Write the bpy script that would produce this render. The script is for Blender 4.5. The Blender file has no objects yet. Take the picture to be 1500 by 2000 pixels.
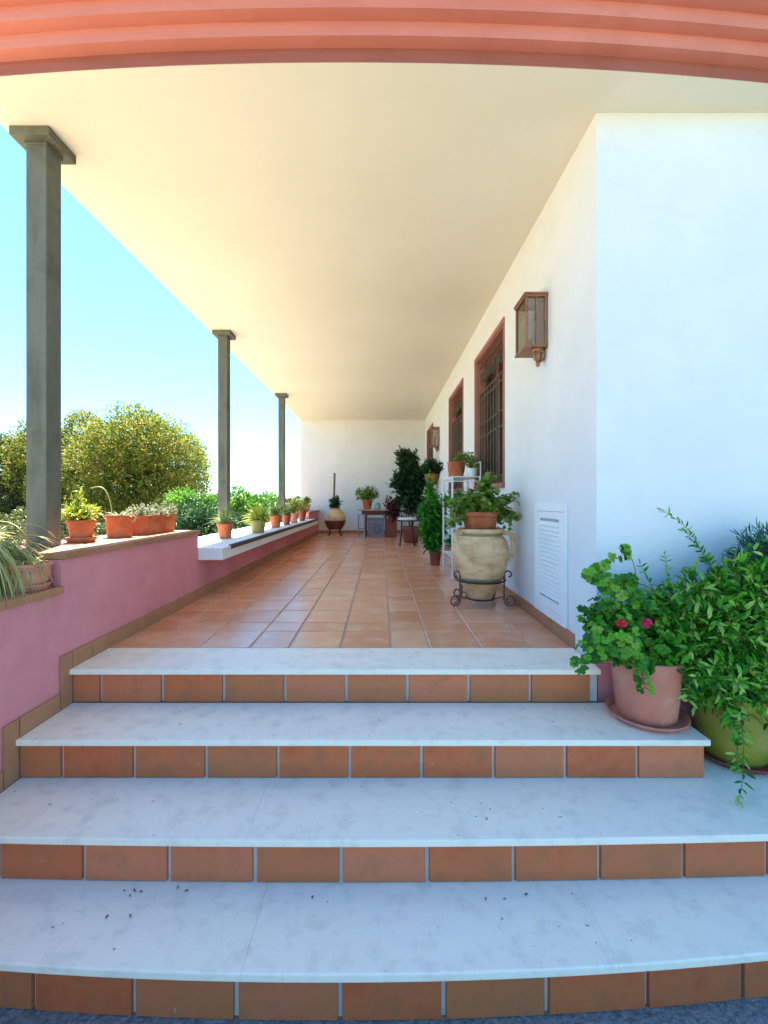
import bpy, bmesh, math, random
from math import sin, cos, pi, radians, sqrt
from mathutils import Vector, Matrix, noise as mnoise
R = random.Random(7)
S = bpy.context.scene
COL = S.collection
EYE = 0.796                      # camera height above the veranda floor (z = 0)

# ------------------------------------------------------------------ camera
cd = bpy.data.cameras.new("camera"); cam = bpy.data.objects.new("camera", cd); COL.objects.link(cam)
cam.location = (0, 0, EYE); cam.rotation_euler = (pi/2, 0, 0)
cd.sensor_fit = 'HORIZONTAL'; cd.sensor_width = 36; cd.lens = 20.4
cd.shift_x = 0.004; cd.shift_y = -0.016
cd.clip_start = 0.05; cd.clip_end = 3000
S.camera = cam
# ------------------------------------------------------------------ sky, sun, exposure
SUN = Vector((-0.175, 0.42, 1.0)).normalized()
EL = math.asin(SUN.z); AZ = math.atan2(SUN.x, SUN.y)
w = bpy.data.worlds.new("World"); S.world = w; w.use_nodes = True
nt = w.node_tree; nt.nodes.clear()
sk = nt.nodes.new('ShaderNodeTexSky'); sk.sky_type = 'NISHITA'; sk.sun_disc = False
sk.sun_elevation = EL; sk.sun_rotation = AZ
sk.air_density = 1.0; sk.dust_density = 0.3; sk.ozone_density = 1.0; sk.altitude = 50
bg = nt.nodes.new('ShaderNodeBackground'); bg.inputs[1].default_value = 0.10
wo = nt.nodes.new('ShaderNodeOutputWorld')
tint = nt.nodes.new('ShaderNodeMixRGB'); tint.blend_type = 'MULTIPLY'; tint.inputs[0].default_value = 1.0
tint.inputs[2].default_value = (0.37, 0.66, 0.81, 1)      # a clearer, more cyan sky than the standard one
nt.links.new(sk.outputs[0], tint.inputs[1]); nt.links.new(tint.outputs[0], bg.inputs[0]); nt.links.new(bg.outputs[0], wo.inputs[0])
sl = bpy.data.lights.new("sun", 'SUN'); sl.energy = 5.0; sl.angle = radians(0.5); sl.color = (1.0, 0.93, 0.82)
so = bpy.data.objects.new("sun", sl); COL.objects.link(so)
so.rotation_euler = SUN.to_track_quat('Z', 'Y').to_euler(); so.location = (-4, 4, 12)
S.view_settings.view_transform = 'Standard'; S.view_settings.look = 'None'
S.view_settings.exposure = 2.62; S.view_settings.gamma = 1.0
S.render.engine = 'CYCLES'
S.cycles.max_bounces = 10; S.cycles.diffuse_bounces = 6; S.cycles.transparent_max_bounces = 12

# ------------------------------------------------------------------ materials
def mat(name, stops, rough=0.7, scale=6, detail=5, bump=0.15, bscale=60, tone=0.0, spec=0.3,
        dirt=None, dscale=3, stretch=(1,1,1), metallic=0.0, leaf=0.0, coat=0.0, speck=None, bdist=0.01):
    """stops: colours along a noise ramp; tone: how far the per-face 'tone' shifts the ramp"""
    m = bpy.data.materials.new(name); m.use_nodes = True
    t = m.node_tree; n = t.nodes; l = t.links; n.clear()
    out = n.new('ShaderNodeOutputMaterial'); p = n.new('ShaderNodeBsdfPrincipled')
    p.inputs['Roughness'].default_value = rough; p.inputs['Metallic'].default_value = metallic
    p.inputs['Specular IOR Level'].default_value = spec
    if coat: p.inputs['Coat Weight'].default_value = coat; p.inputs['Coat Roughness'].default_value = 0.15
    tc = n.new('ShaderNodeTexCoord'); mp = n.new('ShaderNodeMapping'); mp.inputs['Scale'].default_value = stretch
    l.new(tc.outputs['Object'], mp.inputs[0])
    nz = n.new('ShaderNodeTexNoise'); nz.inputs['Scale'].default_value = scale; nz.inputs['Detail'].default_value = detail
    nz.inputs['Roughness'].default_value = 0.6
    l.new(mp.outputs[0], nz.inputs['Vector'])
    fac = nz.outputs['Fac']
    if tone:
        at = n.new('ShaderNodeAttribute'); at.attribute_name = 'tone'
        a1 = n.new('ShaderNodeMath'); a1.operation = 'MULTIPLY_ADD'; a1.inputs[1].default_value = tone
        a2 = n.new('ShaderNodeMath'); a2.operation = 'MULTIPLY'; a2.inputs[1].default_value = 1 - tone
        l.new(fac, a2.inputs[0]); l.new(at.outputs['Fac'], a1.inputs[0]); l.new(a2.outputs[0], a1.inputs[2]); fac = a1.outputs[0]
    cr = n.new('ShaderNodeValToRGB'); el = cr.color_ramp.elements
    lo, hi = (0.3, 0.7) if not tone else (0.12, 0.88)
    k = len(stops)
    while len(el) < k: el.new(0.5)
    for i, c in enumerate(stops):
        el[i].position = lo + (hi - lo) * i / max(1, k - 1); el[i].color = (*c, 1)
    l.new(fac, cr.inputs[0]); colr = cr.outputs[0]
    if dirt:
        n2 = n.new('ShaderNodeTexNoise'); n2.inputs['Scale'].default_value = dscale; n2.inputs['Detail'].default_value = 8
        n2.inputs['Roughness'].default_value = 0.65
        l.new(tc.outputs['Object'], n2.inputs['Vector'])
        r2 = n.new('ShaderNodeMapRange'); r2.inputs[1].default_value = 0.5; r2.inputs[2].default_value = 0.75
        r2.inputs[4].default_value = dirt[3]
        l.new(n2.outputs['Fac'], r2.inputs[0])
        mx = n.new('ShaderNodeMixRGB'); mx.inputs[2].default_value = (*dirt[:3], 1)
        l.new(r2.outputs[0], mx.inputs[0]); l.new(colr, mx.inputs[1]); colr = mx.outputs[0]
    if speck:
        n3 = n.new('ShaderNodeTexNoise'); n3.inputs['Scale'].default_value = speck[4]; n3.inputs['Detail'].default_value = 2
        l.new(tc.outputs['Object'], n3.inputs['Vector'])
        r3 = n.new('ShaderNodeMapRange'); r3.inputs[1].default_value = speck[3]; r3.inputs[2].default_value = speck[3] + 0.03
        l.new(n3.outputs['Fac'], r3.inputs[0])
        mx = n.new('ShaderNodeMixRGB'); mx.inputs[2].default_value = (*speck[:3], 1)
        l.new(r3.outputs[0], mx.inputs[0]); l.new(colr, mx.inputs[1]); colr = mx.outputs[0]
    l.new(colr, p.inputs['Base Color'])
    if bump:
        nb = n.new('ShaderNodeTexNoise'); nb.inputs['Scale'].default_value = bscale; nb.inputs['Detail'].default_value = 4
        l.new(mp.outputs[0], nb.inputs['Vector'])
        b = n.new('ShaderNodeBump'); b.inputs['Strength'].default_value = bump; b.inputs['Distance'].default_value = bdist
        l.new(nb.outputs['Fac'], b.inputs['Height']); l.new(b.outputs[0], p.inputs['Normal'])
    if leaf:
        tr = n.new('ShaderNodeBsdfTranslucent'); l.new(colr, tr.inputs[0])
        ms = n.new('ShaderNodeMixShader'); ms.inputs[0].default_value = leaf
        l.new(p.outputs[0], ms.inputs[1]); l.new(tr.outputs[0], ms.inputs[2]); l.new(ms.outputs[0], out.inputs[0])
    else:
        l.new(p.outputs[0], out.inputs[0])
    return m
M = {}
M['plaster'] = mat('white_plaster', [(.66,.67,.67), (.71,.72,.72)], .85, 2.5, 6, .6, 22, dirt=(.58,.59,.57,.35), dscale=2.4, bdist=.004)
M['cream'] = mat('cream_plaster', [(.69,.665,.555), (.73,.705,.60)], .85, 1.2, 6, .35, 14, dirt=(.64,.60,.48,.3), dscale=.9, bdist=.006)
M['pink'] = mat('pink_plaster', [(.66,.225,.235), (.73,.27,.275)], .85, 3, 6, .35, 50, dirt=(.50,.17,.18,.6), dscale=2.6, bdist=.005)
M['salmon'] = mat('salmon_plaster', [(.50,.17,.125), (.58,.215,.165)], .85, 3, 8, .8, 16, stretch=(.35,1,2), dirt=(.40,.12,.085,.4), dscale=3, bdist=.004)
M['marble'] = mat('pale_marble', [(.76,.64,.50), (.91,.80,.65), (.88,.78,.64), (.93,.82,.66), (.78,.68,.54)], .42, 2.6, 12, .25, 60, stretch=(.6,1.6,1),
                  dirt=(.60,.53,.44,.65), dscale=12, bdist=.003, speck=(.30,.27,.24,.735,44), tone=.10)
M['tile'] = mat('terracotta_tile', [(.38,.075,.028), (.54,.13,.042), (.46,.145,.05), (.60,.165,.075), (.56,.22,.075)], .42, 9, 8, .45, 70, tone=.46, spec=.45, bdist=.003,
                dirt=(.30,.10,.045,.7), dscale=9, speck=(.50,.34,.24,.76,30))
M['floor_tile'] = mat('floor_tile', [(.60,.22,.11), (.70,.32,.17), (.66,.285,.15), (.74,.40,.24)], .24, 7, 6, .25, 60, tone=.7, spec=.5, bdist=.003,
                dirt=(.78,.54,.38,.6), dscale=5)
M['grout'] = mat('pale_grout', [(.46,.45,.42), (.58,.57,.54)], .9, 25, 4, .3, 120, bdist=.003)
M['floor_grout'] = mat('floor_grout', [(.34,.24,.17), (.46,.36,.28)], .9, 18, 4, .3, 120, bdist=.003)
M['coping'] = mat('coping_tile', [(.34,.135,.062), (.44,.20,.10), (.39,.165,.08)], .6, 12, 6, .3, 70, tone=.4, dirt=(.22,.15,.10,.5), dscale=7, bdist=.003)
M['slab'] = mat('white_slab', [(.74,.72,.70), (.80,.78,.76)], .6, 5, 6, .2, 60, bdist=.003)
M['dark_edge'] = mat('dark_edging', [(.06,.05,.045), (.10,.08,.07)], .6, 10, 4, .2, 60)
M['stone_post'] = mat('grey_post', [(.075,.08,.055), (.13,.13,.10), (.095,.10,.07)], .7, 9, 7, .4, 70, stretch=(1,1,.18), dirt=(.05,.055,.04,.7), dscale=6, bdist=.004)
M['terra'] = mat('terracotta_pot', [(.33,.075,.028), (.41,.105,.038), (.46,.15,.06)], .75, 9, 6, .25, 60, dirt=(.55,.30,.18,.35), dscale=8, bdist=.003)
M['terra_pink'] = mat('pink_clay_pot', [(.52,.18,.12), (.62,.24,.16)], .7, 7, 6, .2, 60, dirt=(.66,.36,.27,.5), dscale=7, bdist=.003)
M['terra_dark'] = mat('dark_clay', [(.22,.05,.03), (.30,.08,.05)], .6, 9, 5, .2, 60)
M['pot_green'] = mat('olive_glazed_pot', [(.22,.20,.02), (.30,.26,.035), (.26,.27,.04)], .35, 5, 6, .15, 40, coat=.3, dirt=(.16,.17,.03,.4), dscale=5)
M['pot_olive'] = mat('moss_pot', [(.24,.21,.07), (.31,.28,.10)], .7, 8, 5, .2, 50)
M['urn'] = mat('sandy_urn', [(.42,.23,.10), (.62,.38,.19), (.76,.51,.28), (.54,.32,.15)], .8, 6, 8, .35, 50, dirt=(.34,.15,.05,.8), dscale=5, stretch=(1,1,1.6), bdist=.004)
M['urn_dark'] = mat('sandy_urn_band', [(.22,.17,.10), (.32,.25,.15)], .8, 12, 6, .3, 50)
M['iron'] = mat('wrought_iron', [(.035,.03,.03), (.07,.055,.05)], .5, 20, 4, .2, 80, metallic=.5)
M['iron_brown'] = mat('rusty_iron', [(.10,.06,.05), (.19,.12,.10)], .6, 20, 4, .2, 80, metallic=.2)
M['grille'] = mat('window_grille_iron', [(.07,.065,.04), (.11,.10,.065)], .5, 12, 4, .2, 80, metallic=.3)
M['reveal'] = mat('terracotta_reveal', [(.30,.12,.10), (.37,.16,.13)], .75, 5, 5, .2, 60)
M['glass_dark'] = mat('dark_glass', [(.02,.02,.022), (.035,.033,.03)], .08, 3, 2, 0, 60, spec=.6)
M['wood_dark'] = mat('dark_wood', [(.08,.022,.014), (.15,.045,.028), (.11,.032,.02)], .5, 8, 6, .2, 60, stretch=(4,4,.5))
M['copper'] = mat('brushed_copper', [(.20,.095,.05), (.33,.17,.09), (.27,.13,.07)], .5, 14, 5, .15, 60, metallic=.55)
M['metal_white'] = mat('white_painted_metal', [(.66,.67,.66), (.74,.75,.74)], .45, 10, 4, .1, 60)
M['vent'] = mat('white_vent_paint', [(.76,.77,.76), (.80,.81,.80)], .5, 6, 4, .1, 60)
M['vent_in'] = mat('grey_vent_back', [(.30,.32,.33), (.38,.40,.40)], .7, 6, 4, 0, 60)
M['soil'] = mat('potting_soil', [(.03,.02,.012), (.07,.045,.03)], .95, 60, 5, .8, 120)
M['bark'] = mat('bark', [(.10,.07,.045), (.20,.15,.10)], .9, 14, 7, .6, 40, stretch=(1,1,.3))
M['stem'] = mat('green_stem', [(.06,.09,.02), (.12,.14,.05)], .6, 20, 3, 0, 50)
M['stem_brown'] = mat('brown_stem', [(.10,.06,.035), (.16,.10,.06)], .8, 20, 3, 0, 50)
def leafm(name, stops, tr=.35, rough=.45): return mat(name, stops, rough, 5, 3, 0, 50, tone=.8, leaf=tr, spec=.35)
M['l_geranium'] = leafm('geranium_leaf', [(.020,.12,.008), (.05,.24,.012), (.11,.38,.02), (.24,.42,.04)])
M['l_deep'] = leafm('deep_green_leaf', [(.008,.035,.012), (.015,.06,.018), (.03,.09,.02)], .25)
M['l_urn'] = leafm('urn_geranium_leaf', [(.06,.14,.012), (.13,.25,.025), (.28,.34,.08)])
M['l_jasmine'] = leafm('jasmine_leaf', [(.010,.09,.008), (.04,.25,.012), (.12,.45,.025), (.50,.64,.14)])
M['l_blue'] = leafm('bluish_conifer_leaf', [(.008,.06,.06), (.015,.11,.10), (.04,.17,.11)], .2)
M['l_fern'] = leafm('bright_fern_leaf', [(.015,.15,.010), (.035,.27,.015), (.09,.38,.03)])
M['l_yellow'] = leafm('yellow_green_leaf', [(.18,.26,.02), (.32,.38,.03), (.48,.48,.07)])
M['l_pale'] = leafm('pale_striped_blade', [(.20,.25,.05), (.42,.43,.15), (.62,.58,.32)])
M['l_grey'] = leafm('grey_green_leaf', [(.14,.17,.09), (.24,.26,.15), (.33,.33,.20)])
M['l_spiky'] = leafm('aloe_blade', [(.10,.17,.03), (.18,.28,.06), (.28,.36,.10)])
M['l_red'] = leafm('burgundy_leaf', [(.05,.008,.012), (.10,.015,.02), (.15,.03,.03)], .2)
M['l_tree'] = leafm('olive_tree_leaf', [(.05,.09,.010), (.10,.15,.015), (.19,.21,.025), (.33,.27,.045)], .5)
M['l_tree2'] = leafm('dark_tree_leaf', [(.03,.055,.014), (.06,.09,.02), (.11,.13,.03)], .3)
M['l_bush'] = leafm('fresh_bush_leaf', [(.03,.11,.012), (.07,.20,.02), (.14,.30,.03)])
M['petal_red'] = leafm('red_petal', [(.42,.008,.01), (.60,.015,.02)], .2)
M['petal_mag'] = leafm('magenta_petal', [(.42,.01,.06), (.55,.02,.09)], .2)
M['ground'] = mat('dry_garden_soil', [(.30,.25,.17), (.37,.31,.21), (.30,.27,.16)], .95, .35, 8, .5, 6, dirt=(.24,.25,.10,.5), dscale=.12, bdist=.05)
M['paving'] = mat('grey_pebble_paving', [(.12,.12,.12), (.21,.21,.205), (.30,.29,.28)], .8, 55, 4, .9, 70, dirt=(.20,.20,.19,.5), dscale=4)
M['added_lawn'] = mat('added_lawn_grass', [(.035,.06,.012), (.06,.10,.02), (.09,.12,.03)], .95, 9, 8, 1, 90, bdist=.03)  # dark green for the unseen added lawn, keeps bounced sunlight low
M['hill'] = mat('far_hill', [(.07,.10,.05), (.12,.15,.08)], .95, .03, 6, 0, 6)
M['wood_top'] = mat('pale_wood', [(.42,.28,.20), (.52,.36,.27)], .6, 6, 6, .1, 60, stretch=(.4,6,1))
M['blue_paint'] = mat('light_blue_paint', [(.20,.34,.42), (.28,.42,.50)], .6, 6, 5, .1, 60)
M['lavender'] = mat('lavender_paint', [(.24,.22,.30), (.34,.30,.40)], .6, 6, 5, .1, 60)
M['navy'] = mat('navy_motif', [(.03,.03,.08), (.05,.05,.11)], .6, 6, 3, 0, 60)
M['mint'] = mat('mint_glass', [(.16,.34,.24), (.22,.42,.31)], .15, 6, 3, 0, 60, spec=.6, coat=.5)
M['basket'] = mat('woven_basket', [(.20,.10,.03), (.32,.17,.05)], .8, 30, 3, .6, 50)
M['cloth'] = mat('white_cloth', [(.66,.68,.66), (.76,.78,.76)], .9, 10, 4, .2, 90)
M['bulb'] = mat('frosted_bulb', [(.55,.53,.48), (.62,.60,.55)], .3, 4, 2, 0, 50)
def glass_mat():
    m = bpy.data.materials.new('lantern_glass'); m.use_nodes = True; t = m.node_tree; n = t.nodes; n.clear()
    o = n.new('ShaderNodeOutputMaterial'); g = n.new('ShaderNodeBsdfGlossy'); g.inputs['Roughness'].default_value = .12
    tr = n.new('ShaderNodeBsdfTransparent'); tr.inputs[0].default_value = (.78,.76,.72,1)
    ms = n.new('ShaderNodeMixShader'); ms.inputs[0].default_value = .18
    t.links.new(tr.outputs[0], ms.inputs[1]); t.links.new(g.outputs[0], ms.inputs[2]); t.links.new(ms.outputs[0], o.inputs[0]); return m
M['glass'] = glass_mat()

# ------------------------------------------------------------------ mesh builder (world coordinates)
def origin(o):
    v = Vector((0,0,0))
    while o: v += o.location; o = o.parent
    return v
def tag(o, label=None, cat=None, group=None, kind=None):
    if label: o['label'] = label
    if cat: o['category'] = cat
    if group: o['group'] = group
    if kind: o['kind'] = kind
    return o
def thing(name, loc, label, cat, group=None):
    o = bpy.data.objects.new(name, None); COL.objects.link(o); o.location = loc; o.empty_display_size = .1
    return tag(o, label, cat, group)
class MB:
    def __init__(s): s.v = []; s.f = []; s.t = []; s.s = []
    def face(s, pts, tone=.5, smooth=False):
        b = len(s.v); s.v += [tuple(p) for p in pts]; s.f.append(tuple(range(b, b+len(pts)))); s.t.append(tone); s.s.append(smooth)
    def box(s, x0, x1, y0, y1, z0, z1, tone=.5):
        b = len(s.v)
        s.v += [(x,y,z) for z in (z0,z1) for (x,y) in ((x0,y0),(x1,y0),(x1,y1),(x0,y1))]
        for q in ((0,3,2,1),(4,5,6,7),(0,1,5,4),(1,2,6,5),(2,3,7,6),(3,0,4,7)):
            s.f.append(tuple(b+i for i in q)); s.t.append(tone); s.s.append(False)
    def bbox(s, x0, x1, y0, y1, z0, z1, c=.004, tone=.5):
        """box with chamfered edges"""
        bm = bmesh.new(); bmesh.ops.create_cube(bm, size=1)
        for v in bm.verts: v.co = ((x0+x1)/2+v.co.x*(x1-x0), (y0+y1)/2+v.co.y*(y1-y0), (z0+z1)/2+v.co.z*(z1-z0))
        bmesh.ops.bevel(bm, geom=bm.edges[:], offset=c, segments=2, profile=.6, affect='EDGES')
        s.bm(bm, tone)
    def bm(s, bm, tone=.5, smooth=False):
        b = len(s.v); bm.verts.index_update()
        s.v += [tuple(v.co) for v in bm.verts]
        for f in bm.faces: s.f.append(tuple(b+v.index for v in f.verts)); s.t.append(tone); s.s.append(smooth)
        bm.free()
    def prism(s, poly, z0, z1, tone=.5):
        """poly: list of (x,y), counterclockwise from above"""
        b = len(s.v); n = len(poly)
        s.v += [(x,y,z0) for x,y in poly] + [(x,y,z1) for x,y in poly]
        s.f.append(tuple(b+i for i in reversed(range(n)))); s.f.append(tuple(b+n+i for i in range(n)))
        for i in range(n):
            j = (i+1) % n; s.f.append((b+i, b+j, b+n+j, b+n+i))
        s.t += [tone]*(n+2); s.s += [False]*(n+2)
    def lathe(s, c, prof, seg=36, tone=.5, smooth=True, wob=0):
        """prof: (radius, z) from bottom to top, z relative to c"""
        b = len(s.v); n = len(prof)
        for r, z in prof:
            for k in range(seg):
                a = 2*pi*k/seg; q = 1 + wob*sin(2*a + z*9)
                s.v.append((c[0]+r*q*cos(a), c[1]+r*q*sin(a), c[2]+z))
        for i in range(n-1):
            for k in range(seg):
                k2 = (k+1) % seg
                s.f.append((b+i*seg+k, b+i*seg+k2, b+(i+1)*seg+k2, b+(i+1)*seg+k)); s.t.append(tone); s.s.append(smooth)
        for i, rev in ((0, True), (n-1, False)):
            if prof[i][0] > 1e-5:
                ring = [b+i*seg+k for k in range(seg)]
                s.f.append(tuple(reversed(ring)) if rev else tuple(ring)); s.t.append(tone); s.s.append(False)
    def tube(s, pts, rad, seg=6, tone=.5, cap=True):
        pts = [Vector(p) for p in pts]; n = len(pts); b = len(s.v)
        if not hasattr(rad, '__len__'): rad = [rad]*n
        up = Vector((0,0,1)); prev = None
        for i, p in enumerate(pts):
            d = (pts[min(i+1,n-1)] - pts[max(i-1,0)])
            if d.length < 1e-9: d = Vector((0,0,1))
            d.normalize()
            if prev is None:
                u = d.cross(up if abs(d.z) < .9 else Vector((1,0,0))).normalized()
            else:
                u = (prev - d*prev.dot(d));
                u = u.normalized() if u.length > 1e-6 else d.orthogonal().normalized()
            prev = u; v = d.cross(u)
            for k in range(seg):
                a = 2*pi*k/seg; s.v.append(tuple(p + (u*cos(a)+v*sin(a))*rad[i]))
        for i in range(n-1):
            for k in range(seg):
                k2 = (k+1) % seg
                s.f.append((b+i*seg+k, b+i*seg+k2, b+(i+1)*seg+k2, b+(i+1)*seg+k)); s.t.append(tone); s.s.append(True)
        if cap:
            s.f.append(tuple(b+k for k in reversed(range(seg)))); s.t.append(tone); s.s.append(False)
            s.f.append(tuple(b+(n-1)*seg+k for k in range(seg))); s.t.append(tone); s.s.append(False)
    def leaf(s, p, d, n, L, W, tone=.5, fold=.15, droop=.1):
        """pointed oval leaf, six points"""
        side = d.cross(n)
        if side.length < 1e-6: return
        side.normalize(); n = side.cross(d).normalized()
        a = p + d*(L*.3) ; c = p + d*(L*.7) - n*(droop*L*.5); t = p + d*L - n*(droop*L)
        b = len(s.v); up = n*(fold*W)
        s.v += [tuple(p), tuple(a+side*(W*.42)+up), tuple(c+side*(W*.36)+up), tuple(t), tuple(c-side*(W*.36)+up), tuple(a-side*(W*.42)+up), tuple((a+c)/2)]
        for q in ((0,1,6),(1,2,6),(2,3,6),(3,4,6),(4,5,6),(5,0,6)):
            s.f.append(tuple(b+i for i in q)); s.t.append(tone); s.s.append(True)
    def round_leaf(s, p, n, r, tone=.5, lobes=7, cup=.2):
        """scalloped round leaf facing n"""
        n = n.normalized(); u = n.orthogonal().normalized(); v = n.cross(u); a0 = R.uniform(0, 6.28)
        b = len(s.v); m = lobes*2; s.v.append(tuple(p - n*(cup*r)))
        for k in range(m):
            a = a0 + 2*pi*k/m; rr = r*(1.0 if k % 2 == 0 else .82)*R.uniform(.9, 1.08)
            if k == 0: rr *= .35
            s.v.append(tuple(p + (u*cos(a)+v*sin(a))*rr + n*(R.uniform(-.12,.18)*r)))
        for k in range(m): s.f.append((b, b+1+k, b+1+(k+1) % m)); s.t.append(tone); s.s.append(False)
    def blade(s, p, d, L, W, droop, tone=.5, seg=6, twist=0):
        """arching strap leaf; droop bends it towards the ground"""
        pts = []; q = Vector(p); dd = Vector(d).normalized(); st = L/seg
        for i in range(seg+1):
            pts.append(q.copy()); dd = (dd + Vector((0,0,-droop/seg))).normalized(); q = q + dd*st
        h = Vector((d[0], d[1], 0));
        if h.length < 1e-3: h = Vector((1,0,0))
        side = Vector((-h.y, h.x, 0)).normalized(); b = len(s.v)
        for i, q in enumerate(pts):
            wv = W*(.55+.45*min(1, i/ (seg*.35)))*(1-(i/seg)**2.2)*.5 + .0006
            s.v += [tuple(q-side*wv+Vector((0,0,wv*.35))), tuple(q), tuple(q+side*wv+Vector((0,0,wv*.35)))]
        for i in range(seg):
            for k in (0,1):
                a = b+i*3+k; s.f.append((a, a+1, a+4, a+3)); s.t.append(tone); s.s.append(True)
    def build(s, name, m, parent=None, sharp=35, kind=None, label=None):
        me = bpy.data.meshes.new(name); o0 = origin(parent)
        me.from_pydata([(x-o0.x, y-o0.y, z-o0.z) for x,y,z in s.v], [], s.f)
        me.polygons.foreach_set('use_smooth', s.s)
        at = me.attributes.new('tone', 'FLOAT', 'FACE'); at.data.foreach_set('value', s.t)
        if any(s.s) and sharp and len(s.f) < 20000: me.set_sharp_from_angle(angle=radians(sharp))
        me.materials.append(M[m] if isinstance(m, str) else m); me.update()
        o = bpy.data.objects.new(name, me); COL.objects.link(o)
        if parent: o.parent = parent
        if kind: o['kind'] = kind
        if label: o['label'] = label
        return o
def copy_tree(o, parent=None, d=None):
    c = o.copy(); COL.objects.link(c); c.parent = parent
    if d is not None: c.location = o.location + Vector(d)
    for ch in list(o.children): copy_tree(ch, c)
    return c
def px(x, y, D=None, H=None, X=None):
    """pixel of the 1500 x 2000 photograph -> (x, y, z) at depth D, or on the level H below the eye, or on the plane x = X"""
    if H is not None: D = 850*H/(y-976)
    if X is not None: D = 850*X/(x-744)
    return Vector(((x-744)*D/850, D, EYE-(y-976)*D/850))

# ------------------------------------------------------------------ levels
Z2, Z3, Z4, ZG = -.165, -.330, -.492, -.656
XL, XR, XO = -1.47, 1.045, -1.90
DC, DE = 2.11, 10.30            # near corner of the house, end wall
ZC = 2.672                      # ceiling
def fr(D0, a): return lambda x: D0 + a*(x+.15)**2
f3, f4 = fr(1.438, .012), fr(1.180, .036)
r3, r4 = fr(1.463, .012), fr(1.211, .036)
fc = fr(1.868, .026)

# ------------------------------------------------------------------ ground
g = MB(); n = 40
for i in range(n):
    for j in range(n):
        def e(k): t = (k/n*2-1); return 900*t*abs(t)**1.6
        x0, x1, y0, y1 = e(i), e(i+1), e(j), e(j+1)
        g.face([(x0,y0,ZG-.004),(x1,y0,ZG-.004),(x1,y1,ZG-.004),(x0,y1,ZG-.004)])
g.build('ground', 'ground', kind='structure')
g = MB(); g.box(-2.6, 3.6, -4.5, 1.3, ZG-.02, ZG); g.build('pavement', 'paving', kind='structure')
g = MB(); g.box(3.604, 16, -16, 2.10, ZG-.02, ZG+.004); g.box(-2.6, 3.6, -16, -4.504, ZG-.02, ZG+.004); g.build('added_lawn', 'added_lawn', kind='structure')  # unseen dark lawn, added to cut sunlight bouncing onto the front wall
# far hills
g = MB(); R2 = random.Random(3); prev = None
for i in range(81):
    a = radians(-75 + 150*i/80); rr = 420
    x, y = rr*sin(a), rr*cos(a); h = 4.5 + 2.5*mnoise.noise(Vector((i*.13, 0, 0))) + .5*mnoise.noise(Vector((i*.9, 3, 0)))
    cur = [(x*.9, y*.9, ZG), (x*.97, y*.97, ZG+h*.6), (x, y, ZG+1.6+h), (x*1.1, y*1.1, ZG)]
    if prev:
        for k in range(3): g.face([prev[k], cur[k], cur[k+1], prev[k+1]], smooth=True)
    prev = cur
g.build('hills', 'hill', kind='structure')

# ------------------------------------------------------------------ veranda floor (tiles as single raised faces)
tf = MB(); tf.box(XL, XR, 2.335, DE, -.12, -.004)
floor = tf.build('floor', 'floor_grout', kind='structure')
def edges(start, seq, lo, hi):
    out = [start]; k = 0
    while out[-1] < hi: out.append(out[-1]+seq[k % len(seq)]); k += 1
    k = -1; pre = []; v = start
    while v > lo: v -= seq[k % len(seq)]; pre.append(v); k -= 1
    return sorted(pre)+out
ex = edges(-.708, [.209,.279,.275], XL, XR); ey = edges(2.337, [.30,.19,.30], 2.337, DE)
t = MB(); gq = .0035
for i in range(len(ex)-1):
    for j in range(len(ey)-1):
        x0, x1 = max(ex[i], XL)+gq, min(ex[i+1], XR)-gq; y0, y1 = max(ey[j], 2.337)+gq, min(ey[j+1], DE)-gq
        if x1-x0 < .02 or y1-y0 < .02: continue
        tn = R.random(); c = .004; z = R.uniform(-.0006, .0006); sl_ = R.uniform(-.0008,.0008)
        a = [(x0,y0,-.004),(x1,y0,-.004),(x1,y1,-.004),(x0,y1,-.004)]; b = [(x0+c,y0+c,z),(x1-c,y0+c,z+sl_),(x1-c,y1-c,z+sl_),(x0+c,y1-c,z)]
        t.face(b, tn)
        for k in range(4): t.face([a[k], a[(k+1)%4], b[(k+1)%4], b[k]], tn)
t.build('tiles', 'floor_tile', floor)

# ------------------------------------------------------------------ staircase
st = thing('staircase', (0, 1.6, ZG), 'four broad marble steps with terracotta tile risers leading up to the veranda', 'steps')
def curve_poly(f, x0, x1, back, n=24):
    return [(x0+(x1-x0)*k/n, f(x0+(x1-x0)*k/n)) for k in range(n+1)] + [(x1, back), (x0, back)]
def tread(f, x0, x1, back, zt, joints, name='tread'):
    m = MB(); xs = [x0]+joints+[x1]
    for a, b in zip(xs, xs[1:]):
        a_, b_ = (a if a == x0 else a+.0004), (b if b == x1 else b-.0004)
        bm = bmesh.new(); poly = curve_poly(f, a_, b_, back, 14)
        vs = [bm.verts.new((x,y,zt-.025)) for x,y in poly]; fa = bm.faces.new(vs)
        r = bmesh.ops.extrude_face_region(bm, geom=[fa])
        for v in [q for q in r['geom'] if isinstance(q, bmesh.types.BMVert)]: v.co.z = zt
        bmesh.ops.recalc_face_normals(bm, faces=bm.faces[:])
        es = [e for e in bm.edges if all(abs(v.co.y-f(v.co.x)) < 1e-5 for v in e.verts) and abs(e.verts[0].co.z-e.verts[1].co.z) < 1e-6]
        bmesh.ops.bevel(bm, geom=es, offset=.005, segments=3, profile=.5, affect='EDGES')
        m.bm(bm, R.uniform(.2,.8))
    return m.build(name, 'marble', st)
tread(lambda x: 2.038, XL+.012, 1.03, 2.335, 0, [-.42, .62])
tread(lambda x: 1.738, XL+.012, 1.317, 2.06, Z2, [-.30, .90])
tread(f3, XL+.012, 2.9, 2.108, Z3, [-.45, .57, 1.8])
tread(f4, XL+.012, 2.9, 1.80, Z4, [-.38, .66, 1.75])
body = MB()
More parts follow.
